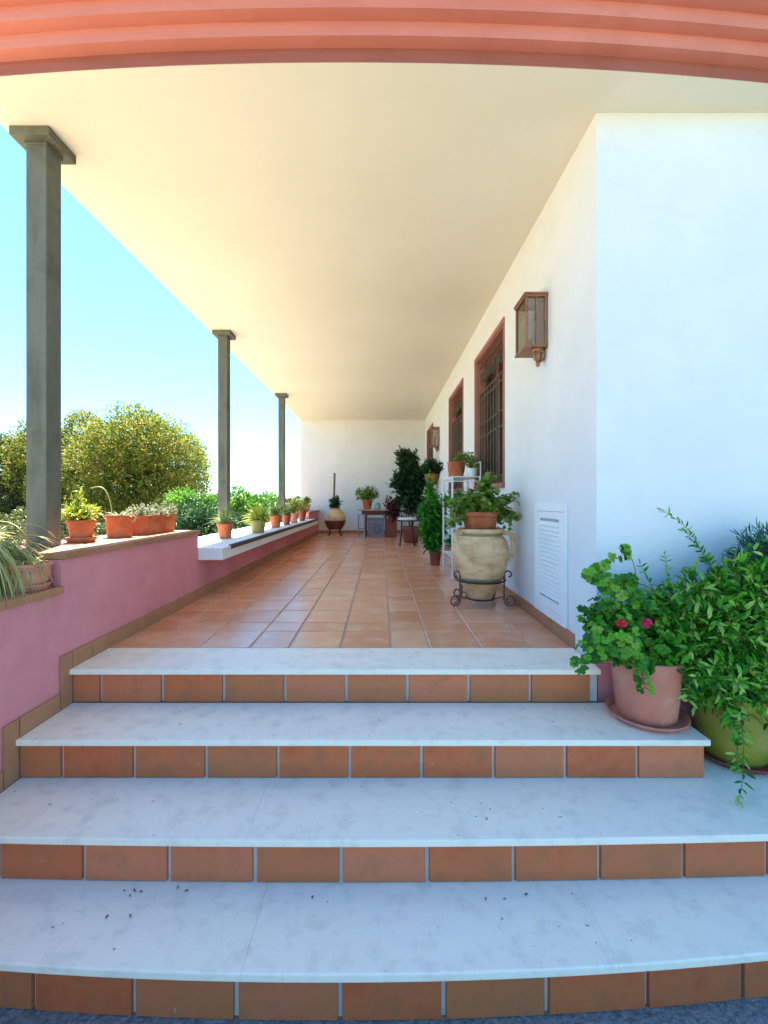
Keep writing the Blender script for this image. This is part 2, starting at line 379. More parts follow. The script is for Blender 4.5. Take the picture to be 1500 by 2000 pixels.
body.prism([(XL,2.075),(1.03,2.075),(1.03,2.33),(XL,2.33)], Z2, -.0255)
body.prism([(XL,1.772),(1.306,1.772),(1.306,2.10),(XL,2.10)], Z3, Z2-.0255)
body.prism(curve_poly(lambda x: r3(x)+.012, XL, 2.89, 2.10), Z4, Z3-.0255)
body.prism(curve_poly(lambda x: r4(x)+.012, XL, 2.89, 1.79), ZG-.01, Z4-.0255)
body.build('core', 'grout', st)
def riser(f, x0, x1, j0, z0, z1):
    m = MB(); P = .291; k0 = math.floor((x0-j0)/P); x = j0+k0*P
    while x < x1:
        a, b = max(x+.0075+R.uniform(-.001,.001), x0), min(x+P-.0075+R.uniform(-.001,.001), x1)
        if b-a > .02:
            tn = R.random(); s_ = 5; c = .004
            for q in range(s_):
                xa, xb = a+(b-a)*q/s_, a+(b-a)*(q+1)/s_
                m.face([(xa,f(xa),z0+.003),(xb,f(xb),z0+.003),(xb,f(xb),z1-.003),(xa,f(xa),z1-.003)], tn)
                m.face([(xa,f(xa),z1-.003),(xb,f(xb),z1-.003),(xb,f(xb)+.012,z1),(xa,f(xa)+.012,z1)], tn)
            m.face([(a,f(a),z0+.003),(a,f(a),z1-.003),(a-.002,f(a)+.012,z1),(a-.002,f(a)+.012,z0)], tn)
            m.face([(b,f(b),z1-.003),(b,f(b),z0+.003),(b+.002,f(b)+.012,z0),(b+.002,f(b)+.012,z1)], tn)
        x += P
    return m.build('riser', 'tile', st)
riser(lambda x: 2.063, XL+.012, .990, -1.328, Z2, -.0255)
riser(lambda x: 1.760, XL+.012, 1.306, -1.290, Z3, Z2-.0255)
riser(r3, XL+.012, 2.88, -.716, Z4, Z3-.0255)
riser(r4, XL+.012, 2.88, -.405, ZG, Z4-.0255)

# ------------------------------------------------------------------ parapet wall on the left
pw = thing('parapet_wall', ((XL+XO)/2, 2.0, ZG), 'pink plastered parapet wall running along the left edge of the veranda and steps', 'wall')
ZH, ZLo, ZS = .551, .401, .409
m = MB()
m.box(XO, XL, -1.2, 2.0, ZG-.02, ZLo-.032)
m.box(XO, XL, 2.0, 3.50, ZG-.02, ZH-.032)
m.box(XO, XL, 3.50, 8.85, ZG-.02, ZS-.10)
m.box(XO, XL, 8.85, DE-.002, ZG-.02, ZH-.032)
m.build('wall', 'pink', pw)
def coping(y0, y1, z1, tl=.31, th=.032):
    c = MB(); y = y1
    while y > y0+.01:
        ya = max(y0, y-tl); c.bbox(XO-.02, XL+.018, ya+.0015, y-.0015, z1-th+.001, z1, .004, R.random()); y = ya
    return c.build('coping', 'coping', pw)
coping(-1.2, 1.998, ZLo); coping(2.0, 3.505, ZH); coping(8.84, DE-.004, ZH)
c = MB(); c.bbox(XO-.02, -1.277, 3.508, 8.838, ZS-.10, ZS-.004, .004); c.build('ledge', 'slab', pw)
c = MB(); c.bbox(-1.297, -1.270, 3.70, 8.80, ZS-.032, ZS+.006, .003); c.build('edging', 'dark_edge', pw)
sk_ = MB(); h = .078
def skirt(y0, y1, z0, z1):
    y = y1
    while y > y0+.005:
        ya = max(y0, y-.30); sk_.bbox(XL+.0005, XL+.0115, ya+.0015, y-.0015, z0, z1, .002, R.random()); y = ya
skirt(2.063, DE, -.003, h); skirt(1.985, 2.06, Z2+.001, h)
skirt(1.76, 1.982, Z2+.001, Z2+h); skirt(1.685, 1.757, Z3+.001, Z2+h)
skirt(1.463, 1.682, Z3+.001, Z3+h); skirt(1.39, 1.46, Z4+.001, Z3+h)
skirt(1.27, 1.387, Z4+.001, Z4+h); skirt(1.19, 1.267, ZG, Z4+h); skirt(-1.2, 1.187, ZG, ZG+h)
sk_.build('skirting', 'coping', pw)

# ------------------------------------------------------------------ house
hs = thing('house', (3.0, 6.0, ZG), 'white plastered house with a covered veranda and salmon cornice over the steps', 'house')
WIN = [(3.686,4.776), (5.52,6.63), (8.70,9.80)]; WZ0, WZ1 = .93, 2.295
m = MB(); ys = DC+.3; TH = .30
for a, b in WIN:
    m.box(XR, XR+TH, ys, a, ZG, ZC+.01); m.box(XR, XR+TH, a, b, ZG, WZ0); m.box(XR, XR+TH, a, b, WZ1, ZC+.01); ys = b
m.box(XR, XR+TH, ys, DE, ZG, ZC+.01)
m.box(XR, 6.0, DC, DC+.3, ZG, ZC+.01)
m.box(XR+.3, 6.0, DE-.01, DE+.25, ZG, ZC+.01)
m.build('wall', 'plaster', hs)
m = MB(); m.box(XO, XR+.3, DE, DE+.25, ZG, ZC+.01); m.build('end_wall', 'plaster', hs)
m = MB(); m.box(XR+.001, 6.0, DC-.012, DC-.0005, ZG, Z2+.20); m.build('plinth', 'pink', hs)
m = MB()   # brown skirting along the house wall
y = 2.34
while y < DE: m.bbox(XR-.0115, XR-.0005, y+.0015, min(y+.3, DE)-.0015, -.003, .072, .002, R.random()); y += .3
y = XL+.02
while y < XR-.02: m.bbox(y+.0015, min(y+.3, XR-.013)-.0015, DE-.0115, DE-.0005, -.003, .072, .002, R.random()); y += .3
m.build('skirting', 'coping', hs)
m = MB(); m.prism([(XO+.0+(6-XO)*k/40, fc(XO+(6-XO)*k/40) if XO+(6-XO)*k/40 < 3 else fc(3)) for k in range(41)] + [(6,DE+.3),(XO,DE+.3)], ZC, 3.12)
m.build('ceiling', 'cream', hs)
m = MB()   # stepped cornice, each course stands further out
prof = [(0,0),(0,.060),(-.052,.060),(-.052,.120),(-.102,.120),(-.102,.180),(-.155,.180),(-.155,.25),(-.215,.27),(-.215,.46),(-.0,.46)]
xs = [XO + (4.2-XO)*k/60 for k in range(61)]; rows = []
for x in xs:
    xx = min(x, 3.2); rows.append([(x, fc(xx)-.002+d, ZC+z) for d, z in prof])
for a, b in zip(rows, rows[1:]):
    for k in range(len(prof)): k2 = (k+1) % len(prof); m.face([a[k], a[k2], b[k2], b[k]][::-1])
m.face(rows[0]); m.face(rows[-1][::-1])
m.build('cornice', 'salmon', hs)
# one window with reveal, trim, panes, grille; the other two are copies of it
def make_window(a, b):
    w_ = MB(); r = .10
    w_.box(XR+.002, XR+r, a, a+.012, WZ0+.012, WZ1-.012); w_.box(XR+.002, XR+r, b-.012, b, WZ0+.012, WZ1-.012)
    w_.box(XR+.002, XR+r, a, b, WZ1-.012, WZ1); w_.box(XR-.025, XR+r, a-.02, b+.02, WZ0-.03, WZ0+.012)
    for y0, y1, z0, z1 in ((a-.015,a+.0,WZ0,WZ1+.045), (b,b+.045,WZ0,WZ1+.045), (a,b,WZ1,WZ1+.045)):
        w_.box(XR-.012, XR+.001, y0, y1, z0, z1)
    fr_ = w_.build('window', 'reveal', hs)
    p = MB(); p.box(XR+r+.03, XR+r+.04, a, b, WZ0, WZ1); p.build('pane', 'glass_dark', fr_)
    p = MB(); x0, x1 = XR+r-.012, XR+r+.028
    for y0, y1, z0, z1 in ((a+.013,a+.075,WZ0+.013,WZ1-.013),(b-.075,b-.013,WZ0+.013,WZ1-.013),((a+b)/2-.04,(a+b)/2+.04,WZ0+.013,WZ1-.013)):
        p.bbox(x0, x1, y0, y1, z0, z1, .004)
    for ya, yb in ((a+.075,(a+b)/2-.04), ((a+b)/2+.04,b-.075)):
        p.bbox(x0+.002, x1, ya, yb, WZ0+.013, WZ0+.085, .003); p.bbox(x0+.002, x1, ya, yb, WZ1-.085, WZ1-.013, .003)
    p.build('sash', 'wood_dark', fr_)
    gq_ = MB(); xg = XR+.035
    for z in (EYE+.22, EYE+.665, EYE+.80, EYE+1.07, EYE+1.14, WZ1-.07): gq_.tube([(xg,a+.012,z),(xg,b-.012,z)], .008, 6)
    nb = 10
    for k in range(nb):
        y = a+.05+(b-a-.10)*k/(nb-1)
        gq_.tube([(xg,y,WZ0+.012),(xg,y,EYE+1.14)], .007, 6)
        if k < nb-1:
            yc = y+(b-a-.10)/(nb-1)/2; zc = (EYE+1.14+WZ1-.07)/2; rr = .045
            gq_.tube([(xg, yc+rr*cos(q*pi/8)*(1-q/40), zc+.075*sin(q*pi/8)*(1-q/40)) for q in range(20)], .0055, 5)
    gq_.build('grille', 'grille', fr_)
    return fr_
w1 = make_window(*WIN[0])
for a, b in WIN[1:]: copy_tree(w1, hs, (0, a-WIN[0][0], 0))
# louvred white vent door low on the wall
y0, y1, z0, z1 = 2.43, 2.92, .075, .775
m = MB()
for a, b, c_, d_ in ((y0,y1,z0,z0+.05),(y0,y1,z1-.05,z1)): m.bbox(XR-.016, XR-.0005, a, b, c_, d_, .003)
for a, b in ((y0,y0+.045),(y1-.045,y1)): m.bbox(XR-.016, XR-.0005, a, b, z0+.05, z1-.05, .003)
vd = m.build('vent_door', 'vent', hs)
m = MB(); m.box(XR-.0035, XR-.0008, y0+.045, y1-.045, z0+.05, z1-.05); m.build('backing', 'vent_in', vd)
m = MB(); m.bbox(XR-.012, XR-.004, y0+.048, y0+.10, z0+.052, z1-.052, .002); m.bbox(XR-.012, XR-.004, y1-.085, y1-.048, z0+.052, z1-.052, .002)
m.bbox(XR-.012, XR-.004, y0+.10, y1-.085, z1-.095, z1-.052, .002); m.bbox(XR-.012, XR-.004, y0+.10, y1-.085, z0+.052, z0+.11, .002)
m.build('leaf_panel', 'vent', vd)
m = MB()
for k in range(17):
    z = z0+.125+k*(z1-z0-.235)/17
    m.face([(XR-.014,y0+.10,z),(XR-.014,y1-.085,z),(XR-.004,y1-.085,z+.024),(XR-.004,y0+.10,z+.024)])
    m.face([(XR-.014,y0+.10,z),(XR-.004,y0+.10,z+.024),(XR-.004,y0+.10,z+.019),(XR-.014,y0+.10,z-.004)])
    m.face([(XR-.014,y0+.10,z-.004),(XR-.014,y1-.085,z-.004),(XR-.014,y1-.085,z),(XR-.014,y0+.10,z)])
m.build('slats', 'vent', vd)

# ------------------------------------------------------------------ columns
def make_column(D, zb, label):
    X = -1.765; t_ = thing('column', (X, D, zb), label, 'column', 'grey square columns along the parapet')
    c = MB(); q = .0525; c.bbox(X-q, X+q, D-q, D+q, zb, ZC-.055, .004); c.build('shaft', 'stone_post', t_)
    c = MB(); c.bbox(X-.10, X+.10, D-.10, D+.10, ZC-.045, ZC, .004); c.bbox(X-.058, X+.058, D-.058, D+.058, ZC-.06, ZC-.0455, .003)
    c.build('capital', 'stone_post', t_)
    return t_
make_column(2.28, ZH, 'nearest and tallest grey square column, standing on the raised pink parapet')
make_column(4.90, ZS, 'middle grey square column rising behind a small terracotta pot on the white ledge')
make_column(7.75, ZS, 'farthest grey square column, thin, rising from the white ledge among the small pots')

# ------------------------------------------------------------------ wall lanterns
def make_lantern(label):
    y0, y1, x0, x1 = 2.72, 2.93, .905, XR
    zt, zb = EYE+1.297, EYE+.955; L = thing('wall_lantern', ((x0+x1)/2, (y0+y1)/2, zb), label, 'lantern', 'copper wall lanterns on the white wall')
    f = MB(); b = .016
    for x, y in ((x0,y0),(x0,y1-b),(x1-b-.004,y0),(x1-b-.004,y1-b)): f.bbox(x, x+b, y, y+b, zb+.012, zt-.012, .002)
    f.bbox(x0-.01, x1-.003, y0-.01, y1+.01, zt-.012, zt, .003); f.bbox(x0-.004, x1-.004, y0-.004, y1+.004, zt-.026, zt-.012, .002)
    f.bbox(x0-.004, x1-.004, y0-.004, y1+.004, zb, zb+.014, .002)
    f.box(x1-.004, x1-.0005, y0+.01, y1-.01, zb+.01, zt-.01)
    for y in (y0, y1-.008): f.bbox((x0+x1)/2-.005, (x0+x1)/2+.005, y+.001, y+.007, zb+.012, zt-.026, .001)
    fo = f.build('frame', 'copper', L)
    g_ = MB()
    g_.box(x0+.006, x0+.008, y0+.016, y1-.016, zb+.014, zt-.026)
    for y in (y0+.008, y1-.010): g_.box(x0+.016, x1-.022, y, y+.002, zb+.014, zt-.026)
    g_.build('glass', 'glass', L)
    b_ = MB(); yc = (y0+y1)/2; xc = (x0+x1)/2-.002
    b_.lathe((xc,yc,zb+.014), [(.022,0),(.022,.05),(.018,.06),(.018,.075)], 16); b_.build('lamp_holder', 'copper', L)
    b_ = MB(); b_.lathe((xc,yc,zb+.09), [(.014,0),(.028,.03),(.034,.07),(.028,.11),(.010,.13),(.0,.132)], 16); b_.build('bulb', 'bulb', L)
    k_ = MB(); xm = x1-.045
    for y in (y0+.045,):
        k_.lathe((xm, y+.01, zb-.075), [(.0,-.035),(.010,-.03),(.014,-.012),(.010,0),(.022,.012),(.030,.03),(.026,.05),(.036,.062),(.038,.075)], 18)
    k_.tube([(x1-.004, y0+.06, zb-.055),(x1-.03, y0+.058, zb-.075),(xm, y0+.055, zb-.05)], .008, 8)
    k_.tube([(xm+.034*cos(q*pi/7-1.2), y0+.03, zb-.04+.034*sin(q*pi/7-1.2)) for q in range(12)], .006, 6)
    k_.build('bracket', 'copper', L)
    return L
l1 = make_lantern('large near copper lantern high on the white wall beside the nearest window')
l2 = copy_tree(l1, None, (0, 5.02, 0)); l2['label'] = 'small far copper lantern above the round dark plant in the woven basket'

# ------------------------------------------------------------------ plants
def rv(s=1): return Vector((R.gauss(0,s), R.gauss(0,s), R.gauss(0,s)))
def pot_mesh(c, rt, rb, h, m, parent, rim=.012, lip=.18, style='rim', saucer=None, label=None):
    p = MB(); t_ = .010
    if style == 'rim': pr = [(0.001,.0),(rb*.96,.0),(rb,.006),(rb+(rt-rb)*(1-lip),h*(1-lip)),(rt+rim*.2,h*(1-lip)+.002),(rt+rim,h*(1-lip)+.006),(rt+rim,h-.006),(rt+rim-.004,h),(rt-t_,h),(rt-t_-.002,h-.03),(0.001,h-.03)]
    elif style == 'bowl': pr = [(0.001,0),(rb*.96,0),(rb,.006)]+[(rb+(rt-rb)*sin(k/6*pi/2), .006+(h-.02)*(k/6)**1.3) for k in range(1,7)]+[(rt+rim,h-.012),(rt+rim,h-.003),(rt+rim-.004,h),(rt-t_,h),(rt-t_-.002,h-.025),(.001,h-.025)]
    else: pr = [(0.001,0),(rb*.96,0),(rb,.008),(rt,h-.01),(rt,h-.003),(rt-.004,h),(rt-t_,h),(rt-t_-.002,h-.03),(.001,h-.03)]
    p.lathe(c, pr, 40, wob=.004); po = p.build('pot', m, parent, label=label)
    s = MB(); s.lathe((c[0],c[1],c[2]+h-.036), [(rt-t_-.003,0),(rt*.5,.008),(.001,.011)], 24); s.build('soil', 'soil', po)
    if saucer:
        s = MB(); r = saucer; s.lathe((c[0],c[1],c[2]-.012), [(.001,0),(r*.82,0),(r*.86,.003),(r,.024),(r-.002,.028),(r-.010,.026),(r*.84,.0105),(.001,.0105)], 40); s.build('saucer', m, parent)
    return po
def stems_and_leaves(c, targets, parent, lm, leaf='oval', L=.03, W=.02, per=10, start=.35, droop=.15, sr=.0025, stm='stem', spread=.02, tones=(0,1)):
    """curved stems from c to each target, leaves set along the outer part of every stem"""
    lf, sm = MB(), MB(); c = Vector(c)
    for T in targets:
        T = Vector(T); mid = c.lerp(T, .5) + Vector((0,0,(T-c).length*.16)) + rv(.008)
        pts = [c*(1-u)**2 + mid*2*u*(1-u) + T*u*u for u in [k/7 for k in range(8)]]
        sm.tube(pts, [sr*(1-.6*k/7) for k in range(8)], 4, cap=False)
        for k in range(per):
            u = start+(1-start)*(k+R.random())/per; p = c*(1-u)**2 + mid*2*u*(1-u) + T*u*u + rv(spread*.5)
            ax = (T-c).normalized(); out = (rv(1)+ax*.6+Vector((0,0,.35))).normalized()
            tn = R.uniform(*tones); sc = R.uniform(.65, 1.15)
            if leaf == 'oval': lf.leaf(p, out, (rv(.6)+Vector((0,0,1))).normalized(), L*sc, W*sc, tn, droop=droop)
            elif leaf == 'round': lf.round_leaf(p+out*spread, (out+Vector((0,-.35,.8))+rv(.3)), L*sc*.5, tn)
            elif leaf == 'needle':
                for q in range(3): lf.leaf(p, (ax+rv(.55)).normalized(), rv(1).normalized(), L*sc, W, tn, droop=.2)
    fo = lf.build('foliage', lm, parent, sharp=0); sm.build('stem', stm, fo if False else parent, sharp=0); return fo
def ell(c, r, n, lo=.55, top=None):
    out = []
    while len(out) < n:
        v = rv(1).normalized()*R.uniform(lo, 1)**.5
        if top is not None and v.z < top: continue
        out.append((c[0]+v.x*r[0], c[1]+v.y*r[1], c[2]+v.z*r[2]))
    return out
def potted(name, base, label, cat='potted plant', group=None): return thing(name, base, label, cat, group)
GP_H = 'pots lined up on the raised parapet'; GP_L = 'small pots lined up on the white ledge'
def blades(c, n, L, W, droop, parent, lm, up=(.3,1.2), seg=7, rb=.03, bias=(0,0,0)):
    b = MB()
    for k in range(n):
        a = R.uniform(0, 2*pi); e = R.uniform(*up); rr = R.uniform(0, rb)
        d = Vector((cos(a)*cos(e), sin(a)*cos(e), sin(e))) + Vector(bias)
        b.blade((c[0]+rr*cos(a), c[1]+rr*sin(a), c[2]), d.normalized(), L*R.uniform(.6,1.1), W*R.uniform(.7,1.1), droop*R.uniform(.6,1.3), R.random(), seg)
    return b.build('foliage', lm, parent, sharp=0)

# --- 1 spider plants on the low coping beside the steps
b_ = Vector((-1.55, 1.91, ZLo+.013))
t_ = potted('potted_spider_plant', b_, 'shallow dull pink bowl of drooping striped blades on the low coping')
pot_mesh(b_, .085, .065, .105, 'terra_pink', t_, style='bowl', rim=.006, saucer=.085)
blades((b_.x-.03,b_.y,b_.z+.085), 150, .16, .008, 3.6, t_, 'l_pale', bias=(-.35,0,.1), rb=.05)
b_ = Vector((-1.79, 1.84, ZLo+.013))
t_ = potted('potted_spider_plant', b_, 'large pale striped grassy plant spilling over the low coping, left of the shallow bowl')
pot_mesh(b_, .10, .075, .15, 'terra', t_, saucer=.10)
blades((b_.x,b_.y,b_.z+.13), 900, .40, .010, 4.2, t_, 'l_pale', rb=.10, bias=(.10,0,.45), seg=9)
# --- 2 yellow green plant
b_ = Vector((-1.735, 2.52, ZH+.013))
t_ = potted('potted_plant', b_, 'terracotta pot on a saucer with a bright yellow mound, beside the nearest column', group=GP_H)
pot_mesh(b_, .072, .052, .115, 'terra', t_, style='rim', rim=.006, saucer=.08)
c0 = (b_.x, b_.y, b_.z+.11)
stems_and_leaves(c0, ell((c0[0],c0[1],c0[2]+.035), (.105,.105,.065), 60, top=-.3)+[(c0[0]-.02+R.uniform(-.02,.02), c0[1], c0[2]+R.uniform(.1,.22)) for _ in range(9)], t_, 'l_yellow', L=.032, W=.011, per=12, start=.3)
# --- 3 succulent with arching stalk
b_ = Vector((-1.705, 2.84, ZH+.001))
t_ = potted('potted_succulent', b_, 'terracotta pot of low pale succulent with one long arching stalk', group=GP_H)
pot_mesh(b_, .083, .070, .145, 'terra', t_, style='rim', rim=.004)
fo = blades((b_.x,b_.y,b_.z+.13), 60, .085, .016, 1.4, t_, 'l_grey', rb=.05, seg=4)
m = MB(); P0 = Vector((b_.x-.05,b_.y,b_.z+.14)); pts = [P0+Vector((-.10*(k/9)**1.6-(.04*(k/9)**4), 0, .19*sin(k/9*1.9))) for k in range(10)]
m.tube(pts, .0032, 5); m.build('stalk', 'l_pale', t_)
# --- 4 trough
b_ = Vector((-1.675, 3.20, ZH+.001))
t_ = potted('planter_trough', b_, 'long rectangular terracotta trough of small greyish plants on the raised parapet', 'planter', group=GP_H)
x0,x1,y0,y1,hh = -1.75,-1.60,2.99,3.41,.135
m = MB()
def ringbox(ins, z): return [(x0+ins,y0+ins,z),(x1-ins,y0+ins,z),(x1-ins,y1-ins,z),(x0+ins,y1-ins,z)]
rg = [ringbox(.014,b_.z), ringbox(.004,b_.z+hh*.78), ringbox(-.004,b_.z+hh*.80), ringbox(-.006,b_.z+hh), ringbox(.010,b_.z+hh), ringbox(.012,b_.z+hh-.025)]
m.face(rg[0][::-1]); m.face(rg[-1])
for a, b in zip(rg, rg[1:]):
    for k in range(4): m.face([a[k],a[(k+1)%4],b[(k+1)%4],b[k]])
m.build('pot', 'terra', t_)
m = MB(); m.box(x0+.013,x1-.013,y0+.013,y1-.013,b_.z+hh-.026,b_.z+hh-.018); m.build('soil', 'soil', t_)
tg = [(R.uniform(x0-.02,x1+.02), R.uniform(y0-.03,y1+.02), b_.z+hh+R.uniform(0,.075)) for _ in range(90)]
lf, sm = MB(), MB()
for T in tg:
    T = Vector(T); c = Vector((min(max(T.x,x0+.03),x1-.03), min(max(T.y,y0+.03),y1-.03), b_.z+hh-.02)); sm.tube([c,(c+T)/2+rv(.005),T], .0014, 3, cap=False)
    for k in range(16):
        p = c.lerp(T, .3+.7*k/16)+rv(.009); lf.leaf(p, (rv(1)+Vector((0,0,.5))).normalized(), rv(1).normalized(), .022, .011, R.random())
lf.build('foliage', 'l_grey', t_, sharp=0); sm.build('stem', 'stem', t_, sharp=0)
# --- 5 pots on the white ledge
def ledge_pot(Dp, X, rt, h, m_, kind, label, z=ZS, sc=1.0):
    b_ = Vector((X, Dp, z)); t_ = potted('potted_plant', b_, label, group=GP_L)
    pot_mesh(b_, rt, rt*.72, h, m_, t_, rim=.006, style='rim')
    c = (X, Dp, z+h-.01)
    if kind == 'spiky': blades(c, 55, .20*sc, .016, .9, t_, 'l_spiky', up=(.5,1.5), rb=.03, seg=5)
    if kind == 'yellow': blades(c, 150, .21*sc, .015, 1.0, t_, 'l_yellow', up=(.2,1.5), rb=.05, seg=5)
    if kind == 'bush': stems_and_leaves(c, ell((X,Dp,z+h+.06*sc), (.12*sc,.12*sc,.10*sc), 45, top=-.4), t_, 'l_spiky', L=.032, W=.016, per=12, start=.25)
    if kind == 'ybush': stems_and_leaves(c, ell((X,Dp,z+h+.08*sc), (.14*sc,.14*sc,.13*sc), 60, top=-.5), t_, 'l_yellow', L=.034, W=.014, per=12, start=.25)
    if kind == 'dark': stems_and_leaves(c, ell((X,Dp,z+h+.06*sc), (.11*sc,.11*sc,.10*sc), 50, top=-.4), t_, 'l_urn', L=.034, W=.02, per=12, start=.25)
ledge_pot(4.40, -1.575, .078, .150, 'terra', 'spiky', 'terracotta pot with a spiky aloe in front of the middle column')
ledge_pot(5.15, -1.455, .098, .150, 'pot_olive', 'yellow', 'mossy olive pot with a dense tuft of yellow spikes on the white ledge', sc=1.1)
ledge_pot(6.10, -1.475, .085, .170, 'terra', 'bush', 'terracotta pot with a loose green plant, third nearest on the white ledge')
ledge_pot(6.75, -1.465, .070, .160, 'terra_dark', 'bush', 'narrow dark red pot with a small green plant, fourth along the white ledge')
ledge_pot(7.35, -1.470, .085, .160, 'terra_pink', 'ybush', 'pinkish clay pot with a tall yellowish bush, beside the farthest column', sc=1.15)
ledge_pot(8.05, -1.460, .080, .190, 'terra_dark', 'ybush', 'dark red pot with a yellowish bush, farthest on the white ledge itself')
ledge_pot(8.98, -1.555, .10, .150, 'terra_pink', 'dark', 'pink pot with a dark plant on the raised block beyond the ledge', z=ZH, sc=1.0)

# --- 6 big sandy urn on an iron stand, geranium pot on top
ux, uy = .752, 3.30
ib = Vector((ux, uy, 0)); t_ = thing('jar_stand', ib, 'dark scrolled wrought iron stand holding the large sandy urn near the white wall', 'stand')
m = MB(); zr = .195
m.tube([(ux+.183*cos(a*pi/16), uy+.183*sin(a*pi/16), zr) for a in range(33)], .008, 8, cap=False); m.build('ring', 'iron', t_)
m = MB()
m.tube([(ux+.105*cos(a*pi/16), uy+.105*sin(a*pi/16), .055) for a in range(33)], .007, 8, cap=False); m.build('lower_ring', 'iron', t_)
for a in (radians(-22), radians(-158), radians(50), radians(130)):
    m = MB(); pts = []
    def P(r, z): return (ux+r*cos(a), uy+r*sin(a), z)
    for q in range(17): th = -1.4+(pi+1.4)*q/16; rr = .014+.014*min(1, q/10); pts.append(P(.178+.028+rr*cos(th), zr+.045+rr*sin(th)))
    pts += [P(.178,zr+.01), P(.177,.15), P(.176,.10)]
    for q in range(22): th = pi+q*2.6*pi/21; rr = .044*(1-.55*q/21); pts.append(P(.176+.044+rr*cos(th), .052+rr*sin(th)))
    m.tube(pts, .0065, 7); m.tube([P(.178,.075),P(.105,.055)], .005, 6); m.build('leg', 'iron_brown', t_)
t_ = thing('urn', (ux, uy, .062), 'large sandy clay jar with side handles, standing in the iron stand', 'urn')
m = MB(); m.lathe((ux,uy,.062), [(.001,0),(.092,0),(.098,.01),(.122,.06),(.155,.125),(.163,.14),(.168,.15),(.186,.20),(.203,.27),(.211,.33),(.212,.36),(.205,.40),(.190,.435),(.170,.458),(.160,.468),(.163,.474),(.166,.482),(.166,.490),(.172,.496),(.172,.512),(.166,.518),(.145,.518),(.142,.46),(.001,.45)], 56, wob=.006)
m.build('body', 'urn', t_)
m = MB(); m.lathe((ux,uy,.062), [(.1606,.133),(.166,.140),(.169,.150),(.1705,.158)], 56); m.build('band', 'urn_dark', t_); m = MB(); m.lathe((ux,uy,.062), [(.161,.4665),(.1655,.473),(.168,.481),(.1675,.488)], 56); m.build('band', 'urn_dark', t_)
for sx in (1, -1):
    m = MB(); aa = radians(-20) if sx > 0 else radians(200)
    pr_ = [(.165,.485),(.205,.490),(.232,.470),(.240,.430),(.240,.380),(.232,.330),(.207,.285)] if sx > 0 else [(.165,.480),(.195,.495),(.215,.480),(.220,.450),(.210,.425),(.190,.415)]
    m.tube([(ux+r*cos(aa), uy+r*sin(aa), .062+z) for r, z in pr_], [.017,.018,.018,.017,.016,.015,.013][:len(pr_)], 10); m.build('handle', 'urn', t_)
b_ = Vector((ux, uy, .582)); t_ = potted('potted_geranium', b_, 'reddish terracotta pot of trailing green geranium set on top of the large urn')
pot_mesh(b_, .138, .115, .125, 'terra', t_, style='rim', rim=.008, lip=.3)
c = (ux, uy, b_.z+.11)
tg = ell((ux, uy, b_.z+.17), (.26,.22,.13), 70, top=-.35)+[(ux+.24+R.uniform(-.06,.05), uy-.05+R.uniform(-.1,.1), b_.z+R.uniform(-.02,.15)) for _ in range(12)]+[(ux-.25+R.uniform(-.03,.05), uy-.05+R.uniform(-.1,.1), b_.z+R.uniform(.0,.15)) for _ in range(9)]+[(ux+.07+R.uniform(-.05,.05), uy+R.uniform(-.05,.05), b_.z+R.uniform(.25,.42)) for _ in range(12)]+[(ux+.30+R.uniform(-.03,.03), uy, b_.z+R.uniform(.20,.27)) for _ in range(3)]
stems_and_leaves(c, tg, t_, 'l_urn', 'round', L=.052, per=10, start=.35, spread=.018, sr=.003)

# --- 7 white shelf stand with pots
x0, x1, y0, y1 = .70, .99, 4.30, 4.93; zt = 1.03
t_ = thing('plant_shelf', ((x0+x1)/2,(y0+y1)/2,0), 'white painted metal plant shelf against the wall below the first window', 'shelf')
m = MB(); m.bbox(x0,x1,y0,y1,zt-.012,zt,.003)
for k in range(10): m.tube([(x0, y0+.03+k*(y1-y0-.06)/9, zt-.012),(x0, y0+.03+(k+.5)*(y1-y0-.06)/9, zt-.045),(x0, y0+.03+(k+1)*(y1-y0-.06)/9, zt-.012)], .004, 5)
m.bbox(x0-.002,x0+.004,y0,y1,zt-.056,zt-.046,.001); m.bbox(x0,x1,y0-.002,y0+.004,zt-.056,zt-.046,.001); m.build('top_shelf', 'metal_white', t_)
for z in (.62, .22): m = MB(); m.bbox(x0+.01,x1-.01,y0+.01,y1-.01,z-.012,z,.003); m.build('shelf', 'metal_white', t_)
for x in (x0+.008, x1-.008):
    for y in (y0+.008, y1-.008): m = MB(); m.tube([(x,y,0),(x,y,zt-.012)], .011, 8); m.tube([(x,y,0),(x-.02,y-.015,.005),(x-.035,y-.02,.03)], .006, 6); m.build('leg', 'metal_white', t_)
m = MB(); m.tube([(x1-.004,y0+.008,zt),(x1-.004,y0+.008,zt+.14),(x1-.004,y1-.008,zt+.14),(x1-.004,y1-.008,zt)], .006, 6); m.build('back_rail', 'metal_white', t_)
GS = 'pots on the white plant shelf'
b_ = Vector((.80, 4.62, zt)); t_ = potted('potted_plant', b_, 'round terracotta pot with a small green plant on the shelf top', group=GS)
pot_mesh(b_, .092, .065, .165, 'terra', t_, style='bowl', rim=.006)
stems_and_leaves((b_.x,b_.y,b_.z+.15), ell((b_.x+.09,b_.y,b_.z+.19), (.12,.10,.075), 22, top=-.6), t_, 'l_spiky', L=.04, W=.022, per=9, start=.4)
b_ = Vector((.93, 4.42, zt)); t_ = potted('potted_plant', b_, 'small white pot with a leafy plant on the shelf top', group=GS)
pot_mesh(b_, .052, .040, .085, 'metal_white', t_, rim=.003)
stems_and_leaves((b_.x,b_.y,b_.z+.07), ell((b_.x-.02,b_.y,b_.z+.14), (.09,.08,.11), 18, top=-.3), t_, 'l_urn', L=.035, W=.02, per=9)
